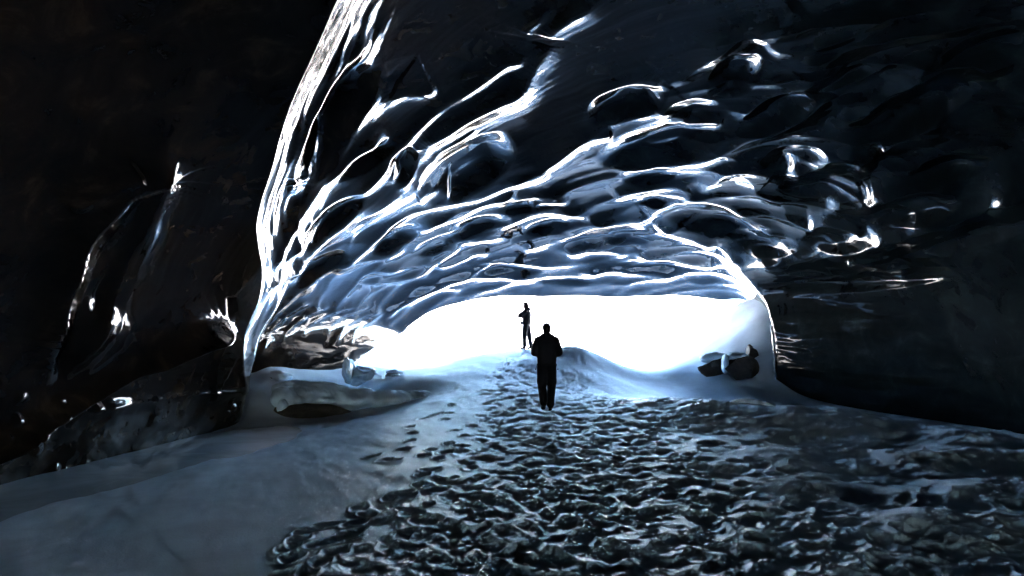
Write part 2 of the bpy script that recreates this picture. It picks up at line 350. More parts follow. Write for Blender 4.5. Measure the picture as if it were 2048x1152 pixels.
# ------------------------------------------------------------------ ice cave: a tunnel with traced flutes and scallops
# traced crest lines, photograph pixels: (multiplier of slope, far-side width px, near-side width px, points)
LINES = [
 # outer fin and its striations
 (1.0, 10, 26, [(619, 14), (600, 77), (578, 131), (555, 181), (533, 253), (510, 316), (495, 388), (487, 440)]),
 (1.0, 9, 16, [(605, 10), (585, 77), (560, 135), (540, 190), (517, 262), (492, 340), (480, 400), (478, 450)]),
 (1.1, 12, 18, [(673, 18), (646, 68), (600, 131), (565, 203), (537, 271), (519, 334), (508, 406), (500, 470)]),
 (1.1, 10, 14, [(688, 42), (655, 80), (625, 125), (585, 185), (555, 240), (545, 262)]),
 (1.3, 26, 16, [(759, 40), (727, 52), (673, 90), (623, 149), (592, 199), (569, 253), (558, 307), (560, 330), (548, 380)]),
 (1.2, 22, 40, [(560, 332), (600, 307), (646, 266), (682, 235), (709, 199), (740, 165), (760, 130)]),
 (1.0, 10, 14, [(545, 420), (565, 390), (600, 340), (640, 300), (655, 285)]),
 (1.2, 16, 20, [(500, 520), (525, 470), (555, 420), (590, 370), (625, 330), (665, 300), (705, 272), (745, 255), (790, 235)]),
 (1.2, 14, 24, [(505, 515), (535, 452), (570, 410), (610, 360), (660, 312), (700, 285)]),
 (1.0, 14, 30, [(765, 130), (770, 170), (800, 168), (850, 165), (878, 152)]),
 # long ribs to the lower left
 (1.2, 11, 30, [(510, 510), (592, 456), (664, 406), (713, 370), (754, 330), (781, 293), (817, 253), (853, 212), (876, 190), (880, 150)]),
 (1.1, 9, 20, [(468, 590), (500, 540), (573, 519), (623, 478), (673, 451), (709, 436), (745, 411), (808, 384), (831, 361), (840, 334), (871, 289)]),
 (1.2, 12, 24, [(1125, -20), (1088, 18), (1052, 54), (1043, 104), (1011, 115), (962, 149), (917, 176), (880, 199), (826, 239), (781, 280), (736, 330)]),
 (1.3, 18, 24, [(1235, -15), (1180, 12), (1142, 27), (1102, 59), (1097, 86), (1070, 122), (1043, 167), (998, 190), (939, 217), (894, 244), (858, 266), (840, 298), (826, 343)]),
 (1.0, 9, 12, [(772, 372), (785, 330), (808, 290), (830, 285), (826, 320), (808, 355), (775, 372)]),
 (1.0, 16, 14, [(826, 388), (860, 372), (905, 378)]),
 (1.0, 8, 10, [(850, 330), (880, 290), (930, 262), (960, 240)]),
 # big diagonal rib through the middle
 (1.2, 9, 34, [(1547, 0), (1477, 70), (1434, 108), (1369, 151), (1337, 165), (1304, 218), (1245, 231), (1170, 274), (1115, 316), (1070, 339), (1016, 361), (953, 388), (899, 397), (826, 411), (781, 433), (754, 460), (727, 483), (695, 506), (664, 519), (623, 545), (607, 564), (590, 600)]),
 (1.0, 8, 12, [(1105, 330), (1060, 352), (1030, 362), (1020, 385), (985, 398)]),
 (1.1, 8, 22, [(1043, 362), (1016, 388), (962, 402), (917, 429), (871, 438), (845, 455), (835, 467)]),
 (1.1, 8, 20, [(1226, 428), (1180, 427), (1142, 421), (1088, 420), (1043, 429), (1007, 442), (980, 451), (917, 474), (871, 501), (849, 519), (800, 528), (750, 532), (704, 548)]),
 (1.0, 6, 10, [(1029, 413), (1045, 403), (1072, 398)]),
 (1.0, 6, 10, [(1057, 413), (1085, 400), (1142, 397)]),
 (1.0, 8, 22, [(1290, 432), (1220, 437), (1170, 455), (1140, 468), (1080, 484), (1052, 492), (1034, 500)]),
 (1.0, 7, 14, [(817, 487), (781, 501), (730, 510), (691, 515), (650, 530)]),
 (1.0, 6, 10, [(695, 506), (689, 492), (694, 465), (709, 440)]),
 (1.0, 7, 16, [(1030, 460), (990, 470), (930, 478), (900, 500), (860, 525), (842, 538), (795, 551), (748, 557), (714, 563)]),
 (1.0, 7, 14, [(985, 497), (950, 500), (930, 510), (900, 522), (862, 528)]),
 (1.0, 7, 16, [(1160, 517), (1090, 527), (1020, 520), (980, 525), (950, 535), (932, 545), (900, 552), (870, 562), (842, 578)]),
 (1.0, 7, 14, [(1100, 550), (1040, 552), (990, 548), (940, 548), (905, 555), (868, 570), (820, 589), (795, 607)]),
 (1.0, 7, 12, [(930, 575), (880, 568), (850, 580), (820, 595), (790, 612), (760, 640)]),
 # right-hand scallops
 (1.1, 9, 16, [(1170, 255), (1170, 215), (1197, 188), (1240, 167), (1288, 156), (1342, 159)]),
 (1.0, 8, 12, [(1202, 210), (1235, 183), (1288, 169), (1331, 171)]),
 (1.0, 8, 12, [(1162, 299), (1181, 274), (1229, 264)]),
 (1.0, 10, 16, [(1304, 215), (1340, 228), (1365, 240), (1380, 253), (1423, 245), (1455, 250)]),
 (1.0, 12, 30, [(1455, 250), (1504, 210), (1557, 178), (1611, 161), (1676, 135), (1746, 91), (1800, 54), (1850, 10)]),
 (1.1, 11, 26, [(1224, 361), (1245, 339), (1315, 323), (1391, 318), (1450, 296), (1504, 269), (1584, 237), (1638, 199), (1670, 178), (1638, 174)]),
 (1.1, 9, 16, [(1226, 412), (1240, 388), (1283, 374), (1342, 369), (1380, 377), (1391, 388)]),
 (1.0, 10, 20, [(1100, 479), (1143, 457), (1186, 441), (1278, 439), (1305, 420), (1342, 398), (1391, 390), (1434, 398), (1488, 420), (1531, 447), (1578, 460)]),
 (1.0, 9, 18, [(1300, 440), (1348, 463), (1391, 474), (1439, 495)]),
 (1.0, 14, 24, [(1568, 350), (1600, 325), (1638, 312), (1703, 301), (1757, 339)]),
 (1.0, 12, 22, [(1644, 404), (1730, 412), (1757, 393), (1816, 377), (1880, 374), (1932, 400)]),
 (1.0, 12, 20, [(1617, 449), (1665, 439), (1742, 459)]),
 (0.9, 14, 22, [(1514, 88), (1530, 60), (1557, 43), (1600, 0)]),
 (0.9, 14, 24, [(1520, 88), (1580, 93), (1638, 83), (1708, 59), (1800, 11)]),
 (0.9, 12, 20, [(1560, 110), (1640, 112), (1720, 80), (1830, 60), (1960, 45), (2000, 60)]),
 (0.8, 14, 26, [(1640, 260), (1700, 230), (1767, 205), (1848, 150), (1930, 125), (2040, 130)]),
 (0.8, 14, 20, [(1767, 307), (1783, 280), (1848, 248), (1900, 235)]),
 (0.8, 20, 40, [(1423, 540), (1504, 533), (1584, 517), (1692, 495), (1853, 452), (2048, 387), (2150, 350)]),
 (1.0, 9, 16, [(1261, 506), (1342, 511), (1412, 525), (1466, 519), (1500, 532)]),
 (1.0, 12, 20, [(1390, 390), (1420, 360), (1470, 330), (1540, 340), (1560, 365)]),
 (0.9, 9, 14, [(1120, 500), (1180, 495), (1240, 500), (1262, 506)]),
 (0.9, 9, 14, [(1160, 545), (1220, 535), (1290, 545), (1360, 548)]),
 (0.8, 10, 16, [(1700, 515), (1760, 510), (1800, 502)]),
 # recess wall on the far left
 (0.55, 8, 14, [(445, 790), (446, 714), (470, 654), (498, 611), (523, 579), (565, 535)]),
 (0.55, 10, 9, [(478, 750), (482, 690), (500, 640), (540, 600), (595, 560), (640, 545)]),
 (0.55, 8, 10, [(503, 735), (512, 690), (516, 660), (545, 625), (580, 600), (620, 590)]),
 (0.55, 7, 9, [(550, 700), (556, 670), (575, 640), (610, 615), (660, 600)]),
 (0.55, 6, 9, [(590, 690), (600, 655), (625, 630), (670, 612), (720, 600)]),
 (0.55, 6, 9, [(640, 710), (645, 680), (651, 650), (670, 628), (705, 612), (748, 604)]),
 (0.55, 6, 9, [(662, 705), (672, 672), (690, 645), (720, 625), (770, 615)]),
 (0.55, 6, 9, [(690, 700), (705, 665), (730, 640), (760, 622), (800, 606)]),
 # far-left wall: dimple ring and the two undercut edges
 (1.5, 20, 26, [(95, 400), (140, 360), (190, 318), (240, 290)]),
 (1.5, 32, 28, [(75, 790), (62, 700), (75, 600), (105, 500), (150, 415), (200, 345), (250, 315), (275, 312), (268, 345), (235, 420), (190, 520), (140, 640), (105, 730), (82, 790)]),
 (2.2, 12, 30, [(424, 662), (395, 632), (340, 650), (270, 690), (200, 740), (90, 820), (0, 890), (-80, 950)]),
 (0.35, 7, 18, [(446, 772), (380, 777), (300, 790), (200, 812), (90, 830)]),
]
FIN = [(700, -220), (640, -120), (589, 0), (555, 68), (528, 131), (510, 194), (488, 271), (465, 343), (456, 397), (463, 460), (468, 505), (459, 561), (440, 610), (424, 662), (424, 720), (440, 800)]

def seg_dist(px, py, pts):
    """nearest distance to a polyline, side (+ towards the cave mouth) and |horizontal| share of the tangent"""
    best = np.full(px.shape, 1e9); side = np.zeros(px.shape); hor = np.zeros(px.shape); tt = np.zeros(px.shape)
    seglen = [math.hypot(pts[i + 1][0] - pts[i][0], pts[i + 1][1] - pts[i][1]) for i in range(len(pts) - 1)]
    tot = sum(seglen); acc = 0
    for i in range(len(pts) - 1):
        x0, y0 = pts[i]; x1, y1 = pts[i + 1]; dx, dy = x1 - x0, y1 - y0; L2 = dx * dx + dy * dy + 1e-9; L = math.sqrt(L2)
        t = np.clip(((px - x0) * dx + (py - y0) * dy) / L2, 0, 1)
        d = np.hypot(px - x0 - t * dx, py - y0 - t * dy)
        nx, ny = -dy / L, dx / L
        mx_, my_ = 1080 - (x0 + x1) / 2, 690 - (y0 + y1) / 2; ml = math.hypot(mx_, my_) + 1e-6
        o = max(-1.0, min(1.0, 2.5 * (nx * mx_ + ny * my_) / ml))
        s = ((px - x0) * nx + (py - y0) * ny) / np.maximum(d, 0.3) * o
        m = d < best
        best = np.where(m, d, best); side = np.where(m, s, side); hor = np.where(m, abs(dx) / L, hor); tt = np.where(m, (acc + t * seglen[i]) / tot, tt)
        acc += seglen[i]
    return best, side, hor, tt

def spline(pts, n=6):
    """Catmull-Rom so that traced lines bend smoothly"""
    p = np.array(pts, float); p = np.vstack([2 * p[0] - p[1], p, 2 * p[-1] - p[-2]]); out = []
    for i in range(1, len(p) - 2):
        for k in range(n):
            t = k / n
            out.append(0.5 * (2 * p[i] + (p[i + 1] - p[i - 1]) * t + (2 * p[i - 1] - 5 * p[i] + 4 * p[i + 1] - p[i + 2]) * t * t + (3 * p[i] - p[i - 1] - 3 * p[i + 1] + p[i + 2]) * t ** 3))
    out.append(p[-2]); return [tuple(q) for q in out]

LIP = 26.0
def roof(y):
    q = LIP - np.clip(y, 6.0, LIP); return 3.50 + 0.26 * q - 0.0055 * q * q
def roof_slope(y):
    return 0.26 - 0.011 * (LIP - np.clip(y, 6.0, LIP))
def tunnel(y, ph):
    """base section: ph 0 = left foot ... pi = right foot"""
    c = -np.cos(ph); s = np.sin(ph)
    yy = np.clip(y, 6.5, LIP)
    zt = roof(yy)
    nar = 1 - 0.70 * smooth(-4, -14, y); zt = zt * nar  # back end narrowed to limit the added fill light
    xa = 1.2
    n = np.where(c < 0, 2.2 + 0.5 * smooth(14, LIP, y), 2.3 + 5.0 * smooth(12, LIP, y))
    left = 6.5 + 1.6 * smooth(14.2, 16.5, y) - 0.30 * np.maximum(y - 16.5, 0)
    W = np.where(c < 0, left + xa, 10.9 - 0.20 * np.clip(y - 8, 0, 6) - 0.40 * np.clip(y - 14, 0, 5.5) + 0.40 * np.clip(y - 19.5, 0, 7) - xa)
    z0 = -0.6
    x = xa + np.sign(c) * W * nar * np.abs(c) ** (2 / n)
    z = z0 + (zt - z0) * np.abs(s) ** (2 / n)
    return x, z

ROWS, COLS = 560, 1360
iy = np.linspace(1 / 5.2, 1 / LIP, ROWS)
yrow = np.r_[np.linspace(-14, 4.9, 40), 1 / iy]
ph0 = np.linspace(0, 1, COLS)
# spend columns evenly along the arch
phd = np.linspace(0, math.pi, 4000); xx, zz = tunnel(np.full(4000, 12.0), phd)
sl = np.r_[0, np.cumsum(np.hypot(np.diff(xx), np.diff(zz)))]
phc = np.interp(ph0 * sl[-1], sl, phd)
YR, PH = np.meshgrid(yrow, phc, indexing='ij')
X, Z = tunnel(YR, PH)
# the mouth: on the right the ice ends a little earlier
Yv = YR - smooth(0.84, 0.97, PH / math.pi) * 1.5 * smooth(12, LIP, YR) - smooth(0.20, 0.04, PH / math.pi) * 6.0 * smooth(13, LIP, YR)
B = np.stack([X, Yv, Z], -1)
du = np.gradient(B, axis=1); dv = np.gradient(B, axis=0)
N = np.cross(du, dv); N /= np.linalg.norm(N, axis=-1, keepdims=True) + 1e-12
cen = np.stack([np.full(X.shape, 1.2), Yv, np.full(X.shape, 1.5)], -1)
flipn = np.sum(N * (cen - B), -1) < 0; N[flipn] *= -1          # points into the cave

pxv, pyv, dep = project(B)
vis = (YR > 4.5)
elev = (B[..., 2] - CAM[2]) / np.maximum(B[..., 1], 1)
acc = np.zeros(X.shape)
for mult, wf, wnr, pts in LINES:
    pts = spline(pts)
    xs_ = [p[0] for p in pts]; ys_ = [p[1] for p in pts]; pad = 10 * max(wf, wnr)
    m = vis & (pxv > min(xs_) - pad) & (pxv < max(xs_) + pad) & (pyv > min(ys_) - pad) & (pyv < max(ys_) + pad)
    if not m.any(): continue
    d, s, hor, tt = seg_dist(pxv[m], pyv[m], pts)
    D = dep[m]
    k = D / (1300 * (roof_slope(YR[m]) + np.clip(elev[m], 0.03, 1))) * hor + D / 1300 * (1 - hor)
    S = (0.22 + roof_slope(YR[m])) * mult * (1 + 0.6 * smooth(1350, 1750, pxv[m]))
    grow = 1 + 0.5 * smooth(460, 250, pyv[m])          # higher up the flutes are broader
    wf, wnr = wf * grow, wnr * grow
    e = 0.28 * wf
    dd = np.sqrt(d * d + e * e) - e
    S = S * (0.85 + 0.75 * noise(tt * sum(math.dist(p, q) for p, q in zip(pts[:-1], pts[1:])) / 70.0, np.full(tt.shape, 3.3 * pts[0][0]), 17))
    ww = wnr + (wf - wnr) * (0.5 + 0.5 * np.clip(s, -1, 1))
    f = np.exp(-dd / ww) * np.clip(1 - (d / (3.0 * ww)) ** 2, 0, 1)
    taper = smooth(0, 0.16, tt) * smooth(1, 0.84, tt)
    acc[m] += (S * k * wf * f * taper) ** 2
disp = np.sqrt(acc)
# rounded hollows between the crests: (centre, half-axes, tilt in degrees, strength), photograph pixels
CUPS = [(168, 550, 262, 46, -68, .6), (150, 600, 150, 20, -70, .5), (655, 190, 165, 62, -56, 1.8), (1255, 205, 85, 38, -18, 1.4), (1390, 225, 70, 28, -5, 1), (1330, 285, 140, 45, -14, 1), (1300, 347, 60, 17, -8, 1.2), (1330, 397, 60, 14, -8, 1.2),
        (1560, 215, 95, 32, -25, 1.2), (1590, 315, 75, 30, -10, 1.2), (1430, 440, 110, 32, 12, 1.2), (1520, 485, 85, 22, 2, 1), (1640, 370, 95, 26, 5, 1.2), (1825, 410, 105, 34, -5, 1.2),
        (1680, 470, 75, 22, 0, 1), (1850, 200, 140, 48, -25, 1.2), (1900, 335, 90, 28, -10, 1.2), (1710, 125, 110, 32, -25, 1.2), (1470, 150, 65, 40, -32, 1.2), (1950, 110, 110, 40, -20, 1.2),
        (1180, 482, 60, 18, 0, 1), (1095, 450, 55, 15, -10, 1), (1250, 470, 60, 17, 0, 1), (960, 447, 70, 20, -15, 1.2), (880, 482, 60, 16, -20, 1), (1060, 405, 70, 14, -8, 1),
        (930, 330, 110, 52, -28, 1.2), (790, 470, 60, 20, -25, 1.2), (650, 425, 95, 28, -35, 1.2), (625, 520, 70, 20, -30, 1.2), (1000, 530, 55, 12, 0, 1), (1130, 560, 60, 10, 0, 1),
        (1300, 528, 75, 13, 0, 1), (800, 310, 30, 44, 25, .8), (720, 300, 80, 24, -32, 1.4), (600, 250, 20, 60, 25, 1), (1750, 560, 180, 22, -6, .8), (1950, 470, 140, 28, -14, .8), (1600, 565, 90, 14, -4, .8)]
for cx_, cy_, ax_, ay_, tl_, st_ in CUPS:
    m = vis & (np.abs(pxv - cx_) < 1.3 * ax_) & (np.abs(pyv - cy_) < 1.3 * max(ax_ * abs(math.sin(math.radians(tl_))), ay_) + ay_)
    c_, s_ = math.cos(math.radians(tl_)), math.sin(math.radians(tl_))
    u = ((pxv[m] - cx_) * c_ + (pyv[m] - cy_) * s_) / ax_; v = (-(pxv[m] - cx_) * s_ + (pyv[m] - cy_) * c_) / ay_
    q2 = u * u + v * v + 0.3 * noise(u * 1.7 + cx_, v * 1.7, 23)
    kk = dep[m] / (1300 * (roof_slope(YR[m]) + np.clip(elev[m], 0.03, 1))) * abs(c_) + dep[m] / 1300 * abs(s_)
    disp[m] -= 0.19 * st_ * ay_ * kk * np.clip(1 - q2, 0, 1) ** 1.6
# the left wall is undercut below its curved lower edge
EDGE = spline([(470, 650), (424, 662), (395, 640), (340, 652), (270, 690), (200, 740), (90, 820), (0, 890), (-120, 985)])
m = vis & (pxv < 470) & (pyv > 560)
d, s, hor, tt = seg_dist(pxv[m], pyv[m], EDGE)
disp[m] -= 0.14 * smooth(0, 9, d * s) * smooth(425, 330, pxv[m])
# buttress fin on the left
d, s, hor, tt = seg_dist(pxv, pyv, spline(FIN))
fin = np.exp(-d / (240 - 90 * np.clip(s, -1, 1))) * vis * smooth(1150, 950, pyv)
disp = disp + 0.7 * fin
streak = fbm(d * 0.055, tt * 4 + 0.2 * noise(d * 0.01, tt * 4, 3), 201, 2, 0.5) * (s > 0) * smooth(0, 25, d) * smooth(240, 120, d) * smooth(0.02, 0.2, tt) * smooth(0.95, 0.7, tt)
disp = disp + 0.028 * streak * vis
# scallops between the traced crests, in plan
ca, sa = math.cos(math.radians(-38)), math.sin(math.radians(-38))
U = B[..., 0] * ca + B[..., 1] * sa; V = -B[..., 0] * sa + B[..., 1] * ca
wx = 0.35 * fbm(U * 0.5, V * 0.5, 61, 3); wy = 0.35 * fbm(U * 0.5, V * 0.5, 67, 3)
f1, f2 = worley(U * 0.42 + wx, V * 0.95 + wy, 71)
cup = np.minimum(f1, 0.7)
ceil = smooth(0.25, 0.6, -N[..., 2])
amt = ceil * (0.03 + 0.07 * smooth(13, 18, YR) + 0.14 * smooth(1250, 1600, pxv) * smooth(620, 520, pyv) * smooth(1980, 1820, pxv)) * (1 - 0.8 * np.exp(-(((pxv - 1150) / 220) ** 2 + ((pyv - 80) / 200) ** 2)))
disp = disp + 0.006 * fbm(U * 0.5, V * 5.0 + fbm(U, V, 5, 2), 207, 3) * ceil + amt * cup + 0.05 * fbm(B[..., 0] * 0.5, B[..., 1] * 0.4 + B[..., 2] * 0.5, 77, 3) * ceil
# right wall and low left wall: rippled, bubbly
wall = (1 - ceil)
disp = disp + wall * (0.07 * fbm(B[..., 1] * 0.35 + B[..., 2] * 0.25, B[..., 2] * 1.3 - B[..., 1] * 0.15, 81, 4, 0.45))
lowleft = smooth(460, 420, pxv) * smooth(770, 800, pyv + 0.13 * (pxv - 440) * 0 + 0.22 * (pxv - 440) * 0) * vis
w1, w2 = worley(B[..., 1] * 3.2, B[..., 2] * 3.6, 401)
disp = disp + lowleft * (0.030 * np.clip(0.12 - w1, 0, 1) / 0.12 * (_hash(np.floor(B[..., 1] * 1.1).astype(np.int64), np.floor(B[..., 2] * 1.7).astype(np.int64), 9) > 0.62) + 0.05 * fbm(B[..., 1] * 1.2, B[..., 2] * 1.5, 411, 4))
rw = smooth(0.80, 0.95, PH / math.pi) * smooth(11, 16, YR)
disp = disp + rw * (0.10 * fbm(B[..., 1] * 0.3, B[..., 2] * 0.4, 421, 2, 0.4) + 0.006 * smooth(13, 18, YR) * fbm(B[..., 1] * 1.3 + B[..., 2] * 1.2, B[..., 2] * 2.5 - B[..., 1] * 0.6, 425, 4, 0.55))
disp *= smooth(1.0, 5.5, YR)
B2 = B + N * disp[..., None]

# rounded lip, then an unseen canopy and high front added to shade the ground outside
rings = [B2]
last = B2[-1]; c0 = np.array([1.2, 0, 0.0])
for grow, fwd, up in [(0.02, .12, .02), (0.04, .5, .10), (0.07, 1.6, .35), (0.12, 3.6, 1.0), (0.2, 5.6, 1.9), (0.3, 6.6, 2.8), (0.5, 6.6, 4.5), (0.9, 5.5, 8.0), (1.3, 3.0, 11.0), (1.7, -4, 13.0), (2.0, -26, 14)]:
    q = last.copy(); q[:, 0] = c0[0] + (last[:, 0] - c0[0]) * (1 + grow)
    q[:, 1] = last[:, 1] + fwd * (np.clip((last[:, 2] + 0.2) / 3.0, 0.05, 1) if fwd > 0 else 1); q[:, 2] = last[:, 2] + up * np.clip((last[:, 2] + 0.6) / 2.0, 0, 1) + grow * 0.6 * np.clip(last[:, 2], 0, 9)
    rings.append(q[None])
Pm = np.concatenate(rings, 0)      # the near end stays open: unseen gap added behind the camera for blue fill
cave_me = mesh_grid('ice_cave', Pm, ICE)
link('ice_cave', cave_me, kind='structure', label='glossy dark fluted ice of the cave roof and walls')

# ------------------------------------------------------------------ unseen mass added right of the mouth to shade the ground outside
hx_ = np.linspace(0, 1, 60); hy_ = np.linspace(0, 1, 40)
HU, HV = np.meshgrid(hx_, hy_)
gx_ = 15 + 40 * HU + 2.5 * fbm(HV * 5, HU * 3, 301, 3); gy_ = 16 + 15.0 * HV
top = smooth(0, 0.25, HU) * smooth(0, 0.08, HV) * smooth(1, 0.9, HV)
gz_ = -1 + 16 * top * (1 + 0.25 * fbm(HU * 6, HV * 4, 305, 4))
GREYSNOW = make_snow('shade_mass_crust', (0.74, 0.82, 0.90), (0.45, 0.50, 0.55), 0.4)
link('added_shade_mass', mesh_grid('added_shade_mass', np.stack([gx_, gy_, gz_], -1), GREYSNOW, flip=False), kind='structure', label='unseen snow-covered mass added right of the cave mouth to shade the ground outside')

# ------------------------------------------------------------------ mountains across the valley
def make_mountain_mat():
    m, n, l, p = material('snowy_rock_slope')
    geo = n.new('ShaderNodeNewGeometry').outputs['Position']
    a = tex(n, l, 'ShaderNodeTexNoise', 0.012, geo, Detail=9, Roughness=0.68)
    l.new(ramp(n, l, a.outputs[0], [(0.50, (0.86, 0.88, 0.92)), (0.60, (0.80, 0.82, 0.86)), (0.66, (0.06, 0.055, 0.05))]), p.inputs['Base Color'])
    p.inputs['Roughness'].default_value = 0.8
    return m
ma = np.radians(np.linspace(-85, 85, 420)); mr = np.linspace(500, 2600, 90)
MR, MA = np.meshgrid(mr, ma, indexing='ij')
mx = MR * np.sin(MA); my = MR * np.cos(MA)
prof = smooth(500, 1900, MR)
ridge = 1 - np.abs(2 * fbm(mx / 520, my / 520, 101, 5, 0.5))
mz = -8 + prof * (190 * (0.55 + 0.45 * ridge) + 60 * fbm(mx / 300, my / 300, 111, 5))
link('mountain_range', mesh_grid('mountain_range', np.stack([mx, my, mz], -1), make_mountain_mat(), flip=True), kind='structure', label='snowy mountain slopes across the valley beyond the cave mouth')

# ------------------------------------------------------------------ solids from blended ellipsoids
def remesh(bm, name, mat, voxel, smooth_it=4):
    me = bpy.data.meshes.new(name + '_raw'); bm.to_mesh(me); bm.free()
    o = bpy.data.objects.new(name + '_raw', me); C.objects.link(o)
    md = o.modifiers.new('r', 'REMESH'); md.mode = 'VOXEL'; md.voxel_size = voxel; md.use_smooth_shade = True
    sm = o.modifiers.new('s', 'SMOOTH'); sm.factor = 0.5; sm.iterations = smooth_it
    dg = bpy.context.evaluated_depsgraph_get()
    out = bpy.data.meshes.new_from_object(o.evaluated_get(dg)); out.name = name
    bpy.data.objects.remove(o); bpy.data.meshes.remove(me)
    out.materials.clear(); out.materials.append(mat)
    out.polygons.foreach_set('use_smooth', np.ones(len(out.polygons), bool))
    return out

def blob(bm, c, r, sub=2):
    r = (r, r, r) if not hasattr(r, '__len__') else r
    bmesh.ops.create_icosphere(bm, subdivisions=sub, radius=1.0, matrix=Matrix.Translation(c) @ Matrix.Diagonal((*r, 1)))

def chain(bm, pts, step=0.03):
    for p, q in zip(pts[:-1], pts[1:]):
        c0, r0 = p; c1, r1 = q
        r0 = (r0,) * 3 if not hasattr(r0, '__len__') else r0; r1 = (r1,) * 3 if not hasattr(r1, '__len__') else r1
        L = math.dist(c0, c1); n = max(2, int(L / step) + 1)
        for k in range(n + 1):
            t = k / n
            blob(bm, tuple(a + (b - a) * t for a, b in zip(c0, c1)), tuple(a + (b - a) * t for a, b in zip(r0, r1)), 2)

def hand(bm, wrist, direction, palm_n, side, curl=0.6):
    """palm, four curled fingers of unequal length and a thumb leaving the palm's side"""
    d = Vector(direction).normalized(); nrm = Vector(palm_n).normalized(); lat = d.cross(nrm).normalized() * side
    w = Vector(wrist)
    for k in range(4):
        off = (k - 1.5) * 0.021
        a = w + lat * off * 0.7 + d * 0.02; b = w + lat * off + d * 0.09
        chain(bm, [(a, 0.014), (b, 0.0125)], 0.015)
        L = [0.066, 0.076, 0.070, 0.054][k]; p = b; ang = 0.25
        for j, f in enumerate((0.45, 0.32, 0.23)):
            ang += curl * 0.75
            q = p + (d * math.cos(ang) + nrm * math.sin(ang)) * L * f
            chain(bm, [(p, 0.0105 - 0.001 * j), (q, 0.0095 - 0.001 * j)], 0.01); p = q
    t0 = w + lat * -0.028 + d * 0.03; t1 = t0 + (lat * -0.6 + d * 0.7 + nrm * 0.35) * 0.036; t2 = t1 + (d * 0.8 + nrm * 0.5) * 0.03
    chain(bm, [(t0, 0.014), (t1, 0.012), (t2, 0.0095)], 0.012)

SKIN = plain('skin', (0.42, 0.26, 0.19), 0.55, 0.1)
JACKET = plain('dark_jacket_cloth', (0.008, 0.007, 0.007), 0.75)
TROUSER = plain('dark_trouser_cloth', (0.008, 0.008, 0.010), 0.8)
BOOT = plain('black_boot_leather', (0.006, 0.006, 0.006), 0.6)
KNIT = plain('dark_knit', (0.008, 0.007, 0.007), 0.9, 0.4, 120)
BAGCLOTH = plain('black_bag_cloth', (0.010, 0.010, 0.011), 0.7)

